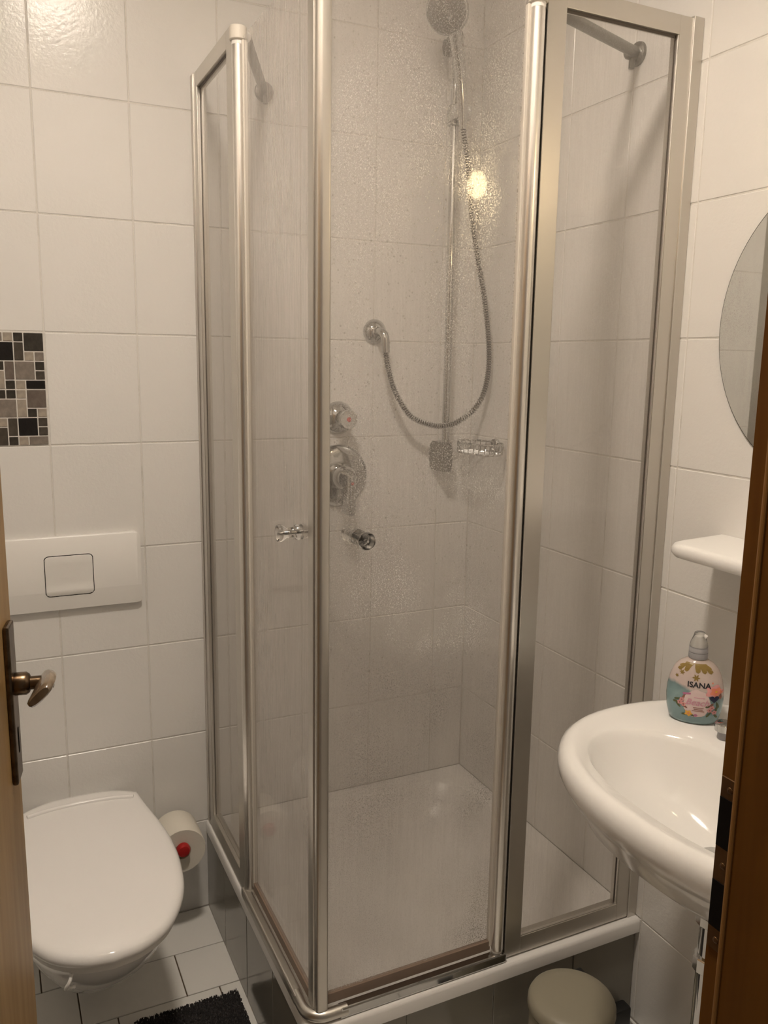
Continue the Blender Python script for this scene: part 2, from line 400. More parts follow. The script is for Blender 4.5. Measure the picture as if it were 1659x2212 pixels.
obj('arm', tube(B(), catmull([(-0.01, WL.y, WL.z+0.03), (-0.08, WL.y, WL.z+0.075), (-0.15, WL.y, WL.z+0.07), (WL.x, WL.y, WL.z+0.04)], 6), 0.006), 'chrome', wlamp, smooth=True)
obj('socket', lathe(B(), WL + Vector((0, 0, 0.048)), (0, 0, -1), [(0, 0.010), (0.004, 0.014), (0.028, 0.014)], 16), 'chrome', wlamp, smooth=True)
obj('bulb', lathe(B(), WL + Vector((0, 0, 0.022)), (0, 0, -1), [(0, 0.012), (0.01, 0.016), (0.025, 0.022), (0.04, 0.022), (0.052, 0.016), (0.060, 0.004)], 18), 'bulb_glow', wlamp, smooth=True)

# ------------------------------------------------------------------ shower: tiled base and tray
TX, TY = -0.7735, -0.7835
bwb = addbox(B(), (-0.768, -0.768, -0.002), (-0.748, 0.0, 0.2165)); addbox(bwb, (-0.748, -0.768, -0.002), (0.0, -0.748, 0.2165))
wbase = struct(obj('wall_shower_base', bwb, 'grout'))
wbase['label'] = 'tiled plinth under the shower tray'
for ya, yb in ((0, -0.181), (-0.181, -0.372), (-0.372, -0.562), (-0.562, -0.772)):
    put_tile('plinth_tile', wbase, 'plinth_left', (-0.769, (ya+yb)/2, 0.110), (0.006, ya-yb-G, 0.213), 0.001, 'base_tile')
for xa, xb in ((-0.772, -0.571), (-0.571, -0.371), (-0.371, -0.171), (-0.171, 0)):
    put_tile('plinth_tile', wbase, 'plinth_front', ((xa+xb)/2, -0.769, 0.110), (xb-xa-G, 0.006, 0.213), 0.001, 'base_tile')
def rrect(x0, y0, x1, y1, rc, z, n=8):
    """rc: corner radii (x0y0, x1y0, x1y1, x0y1)"""
    pts = []
    cs = [(x0, y0, 1, 1, PI, rc[0]), (x1, y0, -1, 1, 1.5*PI, rc[1]), (x1, y1, -1, -1, 0, rc[2]), (x0, y1, 1, -1, 0.5*PI, rc[3])]
    for (cx, cy, sx, sy, a0, r) in cs:
        for k in range(n+1):
            a = a0 + 0.5*PI*k/n
            pts.append(Vector((cx+sx*r+r*math.cos(a), cy+sy*r+r*math.sin(a), z)))
    return pts
e = 0.0008
def tl(d, z, rr_): return rrect(TX+d, TY+d, -e-d*0, -e-d*0, (rr_, e, e, e), z)
def ti(d, z, rc): return rrect(TX+0.050+d, TY+0.055+d, -0.045-d, -0.045-d, (rc,)*4, z)
tray = thing('shower_tray', 'white acrylic corner shower tray on a tiled plinth', 'shower tray', (-0.39, -0.39, 0.218))
loops = [tl(0.008, 0.2185, 0.03), tl(0.0, 0.2195, 0.035), tl(0.0, 0.243, 0.035), tl(0.003, 0.249, 0.033), tl(0.008, 0.2512, 0.03)]
loops += [ti(0, 0.2512, 0.10), ti(0.006, 0.249, 0.10), ti(0.012, 0.243, 0.10), ti(0.028, 0.205, 0.11), ti(0.055, 0.160, 0.12), ti(0.090, 0.143, 0.12), ti(0.16, 0.137, 0.10), ti(0.30, 0.134, 0.03)]
obj('basin', loft(B(), loops, False), 'acrylic', tray, smooth=True)
obj('drain', lathe(B(), (-0.530, -0.207, 0.1365), (0, 0, 1), [(0, 0.020), (0.003, 0.019), (0.004, 0.012), (0.0035, 0.0)], 28, True, False), 'chrome', tray, smooth=True)

# ------------------------------------------------------------------ shower enclosure
enc = thing('shower_enclosure', 'silver-framed corner shower cabin with wet streaky glass swing doors', 'shower cabin', (-0.39, -0.39, 0.2512))
GZ0, GZ1 = 0.2512, 2.070
def sw(p): return (p[1], p[0], p[2])          # mirror about the diagonal: front side <-> left side
def ebox(side, a, b, bev=0.0, seg=2):
    bm = addbox(B(), a, b, bev, seg)
    if side == 'left':
        for v in bm.verts: v.co = Vector(sw(v.co))
        bmesh.ops.reverse_faces(bm, faces=bm.faces)
    return bm
YO, YI = -0.768, -0.746
for side in ('front', 'left'):
    wp = obj('wall_profile', ebox(side, (-0.0255, -0.7685, GZ0), (-0.0005, YI+0.002, GZ1+0.004), 0.0012), 'aluminium', enc)
    obj('profile_groove', ebox(side, (-0.0265, -0.7705, GZ0+0.01), (-0.0245, YO+0.004, GZ1+0.003), 0.0006, 1), 'aluminium_bright', wp)
    fr = B()
    for (a, b) in (((-0.058, YO, GZ0+0.004), (-0.0262, YI, GZ1)), ((-0.346, YO, GZ0+0.004), (-0.3075, YI, GZ1)), ((-0.308, YO, 2.037), (-0.0575, YI, GZ1)), ((-0.308, YO, GZ0+0.004), (-0.0575, YI, 0.293))):
        bb = addbox(fr, a, b, 0.0012)
    if side == 'left':
        for v in fr.verts: v.co = Vector(sw(v.co))
        bmesh.ops.reverse_faces(fr, faces=fr.faces)
    fo = obj('fixed_panel_frame', fr, 'aluminium', enc)
    bead = ebox(side, (-0.0598, YO+0.0015, 0.293), (-0.0578, YO+0.008, 2.037), 0.0005, 1)
    obj('glazing_bead', bead, 'aluminium_bright', fo)
    obj('glazing_bead', ebox(side, (-0.3075, YO+0.0015, 0.2928), (-0.0578, YO+0.008, 0.2950), 0.0005, 1), 'aluminium_bright', fo)
    gk = B()
    for (a, b) in (((-0.0615, YO+0.007, 0.295), (-0.0578, YO+0.0085, 2.036)), ((-0.3077, YO+0.007, 2.0325), (-0.0578, YO+0.0085, 2.0372))): addbox(gk, a, b)
    if side == 'left':
        for v in gk.verts: v.co = Vector(sw(v.co))
        bmesh.ops.reverse_faces(gk, faces=gk.faces)
    obj('gasket', gk, 'gasket', fo)
    obj('fixed_pane', ebox(side, (-0.3078, -0.7593, 0.291), (-0.0575, -0.7547, 2.038)), 'glass_fixed', fo)
    # pivot post with cap
    P = lambda x, y, z: sw((x, y, z)) if side == 'left' else (x, y, z)
    post = obj('pivot_post', cyl(B(), P(-0.3595, -0.7585, 0.2765), P(-0.3595, -0.7585, 2.030), 0.0125, 20), 'aluminium_bright', enc, smooth=True)
    obj('post_gap', ebox(side, (-0.3482, -0.7600, 0.28), (-0.3458, -0.748, 2.03)), 'post_gap_shade', post)  # solid dark strip standing in for the shaded gap
    obj('post_collar', cyl(B(), P(-0.3595, -0.7585, 2.0295), P(-0.3595, -0.7585, 2.0375), 0.0128, 20), 'plastic', post, smooth=True)
    obj('post_cap', cyl(B(), P(-0.3595, -0.7585, 2.037), P(-0.3595, -0.7585, 2.062), 0.0165, 24, 0.0015), 'grey_cap', post, smooth=True)
    obj('post_foot', cyl(B(), P(-0.3595, -0.7585, GZ0), P(-0.3595, -0.7585, 0.2768), 0.0120, 20), 'grey_cap', post, smooth=True)
    # swing door
    dg = obj('door_pane', ebox(side, (-0.7335, -0.7525, 0.290), (-0.3735, -0.7475, 2.042)), 'glass_door_'+side, enc)
    obj('pane_clamp', ebox(side, (-0.3765, -0.7555, 0.282), (-0.3700, -0.7445, 2.036), 0.0015), 'grey_cap', dg)
    sl = obj('door_seal', ebox(side, (-0.7335, -0.7550, 0.274), (-0.3735, -0.7455, 0.2945), 0.001), 'seal', dg)
    if side == 'front':
        ring = rrect(-0.7545, -0.7690, -0.7315, -0.7430, (0.009, 0.004, 0.002, 0.002), 0.2745, 5)
    else:
        ring = rrect(-0.7570, -0.7560, -0.7440, -0.7320, (0.001, 0.001, 0.001, 0.001), 0.2745, 5)
    cp = loft(B(), [ring, [p + Vector((0, 0, 2.047-0.2745)) for p in ring]])
    obj('closing_profile', cp, 'aluminium', dg, smooth=True)
    # turned acrylic knob, one spool on each face of the glass
    kb = B(); kx = -0.6735
    for sgn in (-1, 1):
        pr = [(0.0025, 0.0135), (0.007, 0.0138), (0.013, 0.0095), (0.020, 0.0085), (0.026, 0.0100), (0.032, 0.0145), (0.038, 0.0155), (0.0415, 0.0140), (0.0425, 0.0105)]
        lathe(kb, P(kx, -0.750, 1.154), P(0, sgn, 0), pr, 24)
    kn = obj('door_knob', kb, 'acryl_knob', dg, smooth=True)
    obj('knob_screw', cyl(B(), P(kx, -0.790, 1.154), P(kx, -0.710, 1.154), 0.0024, 10), 'chrome', dg, smooth=True)
    # threshold rail under the door, brace bar to the wall
    obj('threshold_rail', ebox(side, (-0.710, -0.7765, GZ0), (-0.3460, -0.7560, 0.2725), 0.005, 3), 'chrome' if side == 'front' else 'aluminium', enc)
    a, b = Vector(P(-0.352, -0.7415, 2.049)), Vector(P(-0.012, -0.600, 2.064))
    br = obj('brace_bar', cyl(B(), a, b, 0.0105, 16), 'dull_chrome', enc, smooth=True)
    obj('brace_bracket', lathe(B(), P(-0.0005, -0.596, 2.064), P(-1, 0, 0), [(0, 0.023), (0.006, 0.022), (0.010, 0.014), (0.026, 0.0135), (0.030, 0.010)], 20), 'dull_chrome', br, smooth=True)
    obj('bracket_screw', cyl(B(), P(-0.018, -0.598, 2.060), P(-0.018, -0.598, 2.034), 0.006, 12), 'dull_chrome', br, smooth=True)
# rounded corner of the threshold
cpts = [Vector((-0.7665, -0.694, 0.2628)), Vector((-0.7665, -0.72, 0.2628))] + [Vector((-0.732+0.0345*math.cos(a), -0.732+0.0345*math.sin(a), 0.2628)) for a in [PI+0.5*PI*i/8 for i in range(9)]] + [Vector((-0.72, -0.7665, 0.2628)), Vector((-0.694, -0.7665, 0.2628))]
ob = obj('threshold_corner', tube(B(), cpts, 0.0114, 14), 'aluminium', enc, smooth=True)

# water drops clinging to the front and left doors
def drops(side, n, parent):
    bm = B(); rnd = random.Random(3 if side == 'front' else 4)
    for i in range(n):
        if rnd.random() < 0.55:
            x = min(-0.382, max(-0.725, rnd.gauss(-0.47, 0.075))); z = rnd.gauss(1.78, 0.18)
        else:
            x = rnd.uniform(-0.725, -0.382); z = rnd.uniform(0.9, 2.03)
        if not 0.32 < z < 2.035: continue
        r = rnd.choice((0.0006, 0.0008, 0.0009, 0.0011, 0.0015)); y = -0.7526; hh = rnd.choice((0.10, 0.18, 0.30))
        el = rnd.uniform(1.0, 1.5)
        base = []; mid = []
        for k in range(6):
            a = 2*PI*k/6
            base.append(bm.verts.new((x+r*math.cos(a), y, z+el*r*math.sin(a))))
            mid.append(bm.verts.new((x+0.65*r*math.cos(a), y-0.7*hh*r, z+0.65*el*r*math.sin(a))))
        top = bm.verts.new((x, y-hh*r, z))
        for k in range(6):
            j = (k+1) % 6
            bm.faces.new((base[k], base[j], mid[j], mid[k])); bm.faces.new((mid[k], mid[j], top))
    if side == 'left':
        for v in bm.verts: v.co = Vector(sw(v.co))
    bmesh.ops.recalc_face_normals(bm, faces=bm.faces)
    for f in bm.faces: f.smooth = True
    o = obj('water_drops', bm, 'water', parent); o['kind'] = 'stuff'
    return o
front_pane = [o for o in enc.children if o.name.startswith('door_pane')][0]
drops('front', 4200, front_pane)

# ------------------------------------------------------------------ shower fittings on the back wall
bar = thing('shower_rail', 'chrome vertical slide rail for the hand shower', 'shower rail', (-0.108, 0, 1.2))
obj('rail', cyl(B(), (-0.108, -0.048, 1.215), (-0.108, -0.048, 2.250), 0.0105, 20), 'chrome', bar, smooth=True)
for zz, nm in ((1.195, 'lower_bracket'), (2.238, 'upper_bracket')):
    bb = B(); rg = []
    for k, (dz, hw) in enumerate(((-0.040, 0.014), (-0.030, 0.021), (0.0, 0.025), (0.030, 0.021), (0.040, 0.014))):
        if zz > 2: dz, hw = dz*0.5, hw*0.6
        rg.append([Vector((-0.108 + sx*hw, yy, zz+dz)) for sx, yy in ((-1, -0.0005), (1, -0.0005), (1, -0.038), (0.55, -0.066), (-0.55, -0.066), (-1, -0.038))])
    obj(nm, loft(bb, rg), 'dull_chrome', bar, smooth=True)
bs = B(); cyl(bs, (-0.108, -0.048, 2.040), (-0.108, -0.048, 2.088), 0.0195, 20, 0.002); addbox(bs, (-0.130, -0.100, 2.046), (-0.086, -0.050, 2.082), 0.006)
sld = obj('slider', bs, 'chrome', bar, smooth=True)
# hand shower
hs = thing('hand_shower', 'chrome hand shower resting in the slider of the rail', 'shower head', (-0.118, -0.105, 2.06))
hp = catmull([(-0.112, -0.098, 2.022), (-0.120, -0.106, 2.070), (-0.140, -0.122, 2.150), (-0.168, -0.146, 2.215), (-0.196, -0.165, 2.250)], 7)
obj('handle', tube(B(), hp, lambda i: 0.0100 + 0.0060*min(1, i/18.0), 14), 'chrome', hs, smooth=True)
hd = Vector((-0.55, -0.62, -0.46)).normalized()
hc = Vector((-0.198, -0.160, 2.256))
obj('spray_head', lathe(B(), hc, hd, [(-0.022, 0.016), (-0.016, 0.034), (-0.004, 0.049), (0.008, 0.0515), (0.014, 0.050), (0.016, 0.047)], 32), 'chrome', hs, smooth=True)
obj('spray_face', lathe(B(), hc + hd*0.0162, hd, [(0, 0.0455), (0.0012, 0.044), (0.002, 0.02)], 32), 'dull_chrome', hs, smooth=True)
# hose
outlet = thing('hose_outlet', 'round chrome wall outlet feeding the shower hose', 'wall outlet', (-0.303, 0, 1.524))
obj('rosette', lathe(B(), (-0.303, -0.0005, 1.524), (0, -1, 0), [(0, 0.032), (0.004, 0.0315), (0.014, 0.022), (0.020, 0.013)], 28), 'chrome', outlet, smooth=True)
obj('elbow', tube(B(), catmull([(-0.303, -0.012, 1.524), (-0.301, -0.040, 1.522), (-0.297, -0.052, 1.508), (-0.295, -0.054, 1.470)], 5), 0.0115, 14), 'chrome', outlet, smooth=True)
hpts = catmull([(-0.295, -0.054, 1.474), (-0.287, -0.055, 1.430), (-0.268, -0.057, 1.372), (-0.228, -0.062, 1.312), (-0.180, -0.068, 1.288), (-0.128, -0.073, 1.281), (-0.082, -0.080, 1.296),
                (-0.045, -0.095, 1.330), (-0.026, -0.110, 1.385), (-0.022, -0.116, 1.470), (-0.036, -0.110, 1.600), (-0.058, -0.102, 1.712), (-0.078, -0.098, 1.815), (-0.094, -0.098, 1.940), (-0.112, -0.098, 2.024)], 14)
hpts = resample(hpts, 0.0016)
hose = obj('shower_hose', tube(B(), hpts, lambda i: 0.0085 if i % 4 in (0, 1) else 0.0060, 9), 'chrome', None, (-0.128, -0.073, 1.274), smooth=False)
hose.data.materials.append(MATS['hose_groove_shade'])
for i_, p_ in enumerate(hose.data.polygons):
    if (i_//9) % 4 in (1, 2): p_.material_index = 1
tag(hose, 'ribbed chrome shower hose hanging in a loop from outlet to hand shower', 'shower hose')
# stop valve and mixer
vx = -0.4035
sv = thing('stop_valve', 'small round chrome valve with clear red-dotted handle above the mixer', 'valve', (vx, 0, 1.302))
obj('rosette', lathe(B(), (vx, -0.0005, 1.302), (0, -1, 0), [(0, 0.043), (0.003, 0.0425), (0.016, 0.034), (0.024, 0.018), (0.05, 0.0165)], 32), 'chrome', sv, smooth=True)
hdl = obj('handle', lathe(B(), (vx, -0.048, 1.302), (0, -1, 0), [(0, 0.016), (0.006, 0.0245), (0.020, 0.0255), (0.026, 0.0235)], 12), 'chrome', sv, smooth=False)
obj('red_dot', lathe(B(), (vx, -0.0738, 1.302), (0, -1, 0), [(0, 0.0062), (0.0012, 0.0058)], 16), 'red_dot', hdl)
mxv = thing('shower_mixer', 'large round chrome mixer plate with lever on the shower wall', 'mixer tap', (vx, 0, 1.150))
obj('cover_plate', lathe(B(), (vx, -0.0005, 1.150), (0, -1, 0), [(0, 0.0825), (0.004, 0.082), (0.010, 0.076), (0.013, 0.060), (0.014, 0.035)], 48), 'chrome', mxv, smooth=True)
obj('cartridge', lathe(B(), (vx, -0.013, 1.150), (0, -1, 0), [(0, 0.036), (0.02, 0.034), (0.045, 0.030), (0.052, 0.024)], 32), 'chrome', mxv, smooth=True)
lv = obj('lever', bx((vx-0.011, -0.100, 1.058), (vx+0.011, -0.048, 1.164), 0.008, 3), 'chrome', mxv, smooth=True)
obj('red_dot', lathe(B(), (vx, -0.1002, 1.142), (0, -1, 0), [(0, 0.004), (0.0008, 0.0036)], 12), 'red_dot', lv)
# wire soap dish on the right wall
sd = thing('soap_dish', 'oval chrome wire soap dish on the shower wall', 'soap dish', (0, -0.137, 1.212))
scx, scy, sa, sb2 = -0.054, -0.137, 0.050, 0.084
def ov(z, k=1.0, n=40): return [Vector((scx+sa*k*math.cos(2*PI*i/n), scy+sb2*k*math.sin(2*PI*i/n), z)) for i in range(n+1)]
obj('top_wire', tube(B(), ov(1.240), 0.0028, 8), 'chrome', sd, smooth=True)
obj('bottom_wire', tube(B(), ov(1.214, 0.96), 0.0022, 8), 'chrome', sd, smooth=True)
for i in range(26):
    a = 2*PI*i/26
    obj('side_wire', cyl(B(), (scx+sa*math.cos(a), scy+sb2*math.sin(a), 1.240), (scx+0.96*sa*math.cos(a), scy+0.96*sb2*math.sin(a), 1.214), 0.0012, 6), 'chrome', sd)
for i in range(7):
    y = scy + sb2*(-0.78+0.26*i); hx = 0.96*sa*math.sqrt(max(0, 1-((y-scy)/sb2)**2))
    obj('base_wire', cyl(B(), (scx-hx, y, 1.214), (scx+hx, y, 1.214), 0.0014, 6), 'chrome', sd)
obj('wall_mount', cyl(B(), (-0.0005, scy, 1.234), (-0.012, scy, 1.234), 0.016, 20, 0.002), 'chrome', sd, smooth=True)

# ------------------------------------------------------------------ toilet
tcx = -1.088
LID = [(0, -0.050), (0.035, -0.0515), (0.07, -0.057), (0.105, -0.072), (0.131, -0.090), (0.141, -0.156), (0.157, -0.242), (0.167, -0.33), (0.166, -0.42), (0.151, -0.515), (0.110, -0.598), (0.055, -0.640), (0, -0.652)]
def lidloop(k, z, sy=0.0, shrink=0.0):
    """outline with the sharp rear corners kept; shrink pulls inwards by a distance"""
    c1 = catmull([(x, y, 0) for x, y in LID[:5]], 4); c2 = catmull([(x, y, 0) for x, y in LID[4:]], 6)
    half = c1[:-1] + c2
    ctr = Vector((0, -0.34, 0)); pts = []
    for p in half:
        d = (ctr-p); L = d.length; q = p + d*(shrink/L) if L > 1e-6 else p
        pts.append(Vector((tcx + q.x*k, q.y+sy, z)))
    mir = [Vector((2*tcx - p.x, p.y, p.z)) for p in reversed(pts[1:-1])]
    return pts + mir
wc = thing('toilet', 'white wall-hung toilet with closed lid', 'toilet', (tcx, 0, 0.08))
def bowl(z, hw, yf, yb=-0.001, n=40):
    pts = []
    for i in range(n):
        a = 2*PI*i/n; c, s = math.cos(a), math.sin(a)
        yc = yf*0.52
        if s > 0: y = yc + (yb-yc)*min(1, abs(s)**0.55); x = hw*math.copysign(abs(c)**0.5, c)
        else: y = yc + (yf-yc)*abs(s)**0.95; x = hw*math.copysign(abs(c)**0.95, c)
        pts.append(Vector((tcx+x, y, z)))
    return pts
obj('bowl', loft(B(), [bowl(0.092, 0.060, -0.27), bowl(0.098, 0.082, -0.31), bowl(0.115, 0.098, -0.345), bowl(0.15, 0.112, -0.395), bowl(0.20, 0.125, -0.455), bowl(0.26, 0.141, -0.525), bowl(0.32, 0.156, -0.585), bowl(0.360, 0.1615, -0.618), bowl(0.376, 0.162, -0.624), bowl(0.381, 0.158, -0.620)]), 'ceramic', wc, smooth=True)
obj('seat', loft(B(), [lidloop(1, 0.3815, shrink=0.016), lidloop(1, 0.383, shrink=0.012), lidloop(1, 0.394, shrink=0.011), lidloop(1, 0.397, shrink=0.015)]), 'plastic', wc, smooth=True)
lidp = obj('lid', loft(B(), [lidloop(1, 0.3985, shrink=0.008), lidloop(1, 0.400, shrink=0.003), lidloop(1, 0.406, shrink=0.0), lidloop(1, 0.413, shrink=0.001), lidloop(1, 0.4185, shrink=0.005), lidloop(1, 0.4215, shrink=0.011), lidloop(1, 0.4232, shrink=0.022), lidloop(1, 0.4240, shrink=0.06), lidloop(1, 0.4245, shrink=0.14)]), 'lid', wc, smooth=True)
# raised hinge ridge along the back of the lid
rdg = [(tcx-0.116, -0.124, 0.424), (tcx-0.07, -0.112, 0.4245), (tcx, -0.107, 0.4245), (tcx+0.07, -0.112, 0.4245), (tcx+0.116, -0.124, 0.424)]
obj('lid_ridge', tube(B(), catmull(rdg, 6), 0.006, 10), 'lid', lidp, smooth=True)
hk = obj('rim_hook', tube(B(), catmull([(tcx-0.066, -0.585, 0.3815), (tcx-0.069, -0.620, 0.3805), (tcx-0.074, -0.630, 0.373), (tcx-0.080, -0.626, 0.360), (tcx-0.073, -0.620, 0.3555), (tcx-0.065, -0.624, 0.358)], 5), 0.0032, 8), 'plastic', None, (tcx-0.07, -0.62, 0.352), smooth=True)
tag(hk, 'small white plastic hook clipped over the toilet rim', 'hook')
# flush plate
fp = thing('flush_plate', 'white wall flush plate with square button above the toilet', 'flush plate', (-1.080, 0, 0.865))
prof = [(-0.0005, 0.866), (-0.010, 0.866), (-0.014, 0.868), (-0.020, 0.912), (-0.020, 0.914), (-0.0145, 1.038), (-0.012, 1.041), (-0.0005, 1.041)]
def plate_loops(x0, x1, prof, r=0.015):
    """extrude the side profile along x with rounded corners in elevation"""
    zc = [p[1] for p in prof]; za, zb = min(zc), max(zc); L = []
    xs = [x0 + r*(1-math.cos(a)) for a in [0.5*PI*i/5 for i in range(6)]] + [x1 - r*(1-math.cos(a)) for a in [0.5*PI*i/5 for i in range(5, -1, -1)]]
    for i, x in enumerate(xs):
        k = i if i < 6 else 11-i; cut = r*(1-math.sin(0.5*PI*k/5))
        L.append([Vector((x, y*(0.55 if k == 0 else 1) if y < -0.001 else y, min(max(z, za+cut), zb-cut))) for y, z in prof])
    return L
obj('panel', loft(B(), plate_loops(-1.2435, -0.9165, prof)), 'plastic', fp, smooth=True)
def pface(z): return -0.020 + 0.0055*(z-0.914)/0.124 if z > 0.914 else -0.020 + 0.0060*(0.912-z)/0.044
def offs(zs, dy): return [(-0.010, zs[0])] + [(pface(z)+d, z) for z, d in zip(zs, dy)] + [(-0.010, zs[-1])]
gz = [0.9015, 0.908, 0.914, 0.94, 0.97, 0.9975]
obj('button_gap', loft(B(), plate_loops(-1.1335, -1.0255, offs(gz, [-0.0004]*6), 0.011)), 'gap_shade', fp, smooth=True)
bz = [0.9032, 0.905, 0.912, 0.9165, 0.921, 0.934, 0.955, 0.975, 0.9935, 0.9958]
obj('button', loft(B(), plate_loops(-1.1317, -1.0273, offs(bz, [-0.0008, -0.0016, -0.0026, -0.0026, -0.0010, -0.0008, -0.0009, -0.0012, -0.0016, -0.0008]), 0.0095)), 'plastic', fp, smooth=True)
# paper holder and roll
hx_, hz_ = -0.8615, 0.2655
ph = thing('paper_holder', 'wall peg with a red cap holding the toilet roll', 'holder', (hx_, 0, hz_))
obj('rod', cyl(B(), (hx_, -0.0005, hz_), (hx_, -0.135, hz_), 0.008, 12), 'chrome', ph, smooth=True)
obj('red_cap', lathe(B(), (hx_, -0.128, hz_), (0, -1, 0), [(0, 0.0125), (0.004, 0.0165), (0.014, 0.0165), (0.019, 0.0135), (0.021, 0.006)], 20), 'red', ph, smooth=True)
obj('wall_rosette', cyl(B(), (hx_, -0.0005, hz_), (hx_, -0.010, hz_), 0.022, 20, 0.002), 'chrome', ph, smooth=True)
tr_ = thing('toilet_roll', 'white toilet roll on the wall peg beside the toilet', 'toilet paper', (hx_, -0.07, hz_-0.0545))
ring = B(); n = 40
R1, R0 = 0.0575, 0.021; cz = hz_ - 0.0105
lps = []
for (r, y) in ((R0, -0.126), (R1-0.0015, -0.1275), (R1, -0.125), (R1, -0.030), (R1-0.0015, -0.028), (R0, -0.029), (R0, -0.126)):
    lps.append([Vector((hx_+r*math.cos(2*PI*i/n), y, cz+r*math.sin(2*PI*i/n))) for i in range(n)])
obj('paper', loft(ring, lps, False, False), 'paper', tr_, smooth=True)
obj('core', loft(B(), [[Vector((hx_+r*math.cos(2*PI*i/24), y, cz+r*math.sin(2*PI*i/24))) for i in range(24)] for r, y in ((R0-0.0015, -0.1255), (R0, -0.1265), (R0, -0.029), (R0-0.0015, -0.029), (R0-0.0015, -0.1255))], False, False), 'card', tr_, smooth=True)

# ------------------------------------------------------------------ bath mat
bm = B(); nx, ny = 60, 70; rnd = random.Random(5); grid = []
mx0, mx1, my0, my1 = -1.30, -0.789, -0.94, -0.345
for j in range(ny+1):
    row = []
    for i in range(nx+1):
        x = mx0+(mx1-mx0)*i/nx; y = my0+(my1-my0)*j/ny
        edge = min(i, nx-i, j, ny-j)
        z = 0.0015 if edge == 0 else 0.010+rnd.uniform(-0.002, 0.0035)
        jit = 0.0015
        row.append(bm.verts.new((x+rnd.uniform(-jit, jit), y+rnd.uniform(-jit, jit), z)))
    grid.append(row)
for j in range(ny):
    for i in range(nx): bm.faces.new((grid[j][i], grid[j][i+1], grid[j+1][i+1], grid[j+1][i]))
mt = thing('bath_mat', 'dark charcoal terry bath mat on the tiled floor', 'bath mat', ((mx0+mx1)/2, (my0+my1)/2, 0.0005))
obj('cloth', bm, 'mat_cloth', mt)
tf = B()
for k in range(9000):
    x = rnd.uniform(mx0, mx1); y = rnd.uniform(my0, my1)
    if rnd.random() < 0.75 and not (x > -1.02 and y > -0.50): x, y = rnd.uniform(-1.02, mx1), rnd.uniform(-0.50, my1)
    a = rnd.uniform(0, PI); l = 0.0022; h = rnd.uniform(0.004, 0.008); dx, dy = l*math.cos(a), l*math.sin(a)
    v = [tf.verts.new((x-dx, y-dy, 0.008)), tf.verts.new((x+dx, y+dy, 0.008)), tf.verts.new((x+dx*0.5+rnd.uniform(-0.002, 0.002), y+dy*0.5, 0.009+h)), tf.verts.new((x-dx*0.5, y-dy*0.5+rnd.uniform(-0.002, 0.002), 0.009+h))]
    tf.faces.new(v)
pl = obj('pile', tf, 'mat_cloth', mt); pl['kind'] = 'stuff'

# ------------------------------------------------------------------ wash basin
by0 = -1.232
def bl(z, cx, a, b, ex=2.25, n=64, back=None):
    pts = []
    for i in range(n):
        t = 2*PI*i/n; c, s = math.cos(t), math.sin(t)
        x = cx + a*math.copysign(abs(c)**(2/ex), c); y = by0 + b*math.copysign(abs(s)**(2/ex), s)
        pts.append(Vector((min(x, -0.0015 if back is None else back), y, z)))
    return pts
wb = thing('wash_basin', 'white oval ceramic wash basin on the wall', 'wash basin', (0, by0, 0.66))
LB = [bl(0.665, -0.205, 0.10, 0.09), bl(0.672, -0.205, 0.135, 0.13), bl(0.695, -0.195, 0.175, 0.18), bl(0.728, -0.212, 0.212, 0.228), bl(0.765, -0.228, 0.240, 0.266), bl(0.798, -0.240, 0.2450, 0.285),
      bl(0.803, -0.241, 0.2475, 0.288), bl(0.805, -0.2425, 0.2500, 0.292), bl(0.822, -0.245, 0.2555, 0.299), bl(0.838, -0.246, 0.2560, 0.300), bl(0.849, -0.246, 0.2520, 0.296), bl(0.855, -0.246, 0.2450, 0.2885), bl(0.8575, -0.246, 0.2370, 0.280), bl(0.856, -0.246, 0.2290, 0.270), bl(0.851, -0.247, 0.2220, 0.262)]
LB += [bl(0.8475, -0.322, 0.130, 0.230, 2.2), bl(0.844, -0.323, 0.126, 0.225, 2.2), bl(0.835, -0.324, 0.121, 0.218, 2.2), bl(0.805, -0.322, 0.109, 0.198, 2.15), bl(0.765, -0.322, 0.093, 0.158, 2.1), bl(0.738, -0.308, 0.064, 0.105, 2), bl(0.727, -0.298, 0.038, 0.055, 2), bl(0.724, -0.294, 0.022, 0.024, 2)]
obj('bowl', loft(B(), LB), 'ceramic', wb, smooth=True)
obj('drain', lathe(B(), (-0.290, by0+0.014, 0.7245), (0, 0, 1), [(0, 0.030), (0.004, 0.031), (0.007, 0.026), (0.005, 0.0)], 28, True, False), 'chrome', wb, smooth=True)
# tap
tp = thing('basin_tap', 'chrome single-lever tap at the back of the basin', 'tap', (-0.135, by0, 0.8505))
ty = by0
obj('body', lathe(B(), (-0.120, ty, 0.8505), (0, 0, 1), [(0, 0.026), (0.006, 0.025), (0.010, 0.021), (0.060, 0.021), (0.075, 0.0235), (0.085, 0.018)], 24), 'chrome', tp, smooth=True)
obj('spout', tube(B(), catmull([(-0.125, ty, 0.885), (-0.165, ty, 0.905), (-0.215, ty, 0.905), (-0.240, ty, 0.890), (-0.243, ty, 0.878)], 5), 0.0125, 14), 'chrome', tp, smooth=True)
obj('lever', bx((-0.185, ty-0.009, 0.938), (-0.105, ty+0.009, 0.948), 0.004), 'chrome', tp, smooth=True)
plug = thing('plug_holder', 'small grey plug stand on the basin rim beside the tap', 'plug', (-0.172, -1.106, 0.849))
obj('stem', lathe(B(), (-0.172, -1.106, 0.849), (0, 0, 1), [(0, 0.010), (0.012, 0.010)], 16), 'collar', plug, smooth=True)
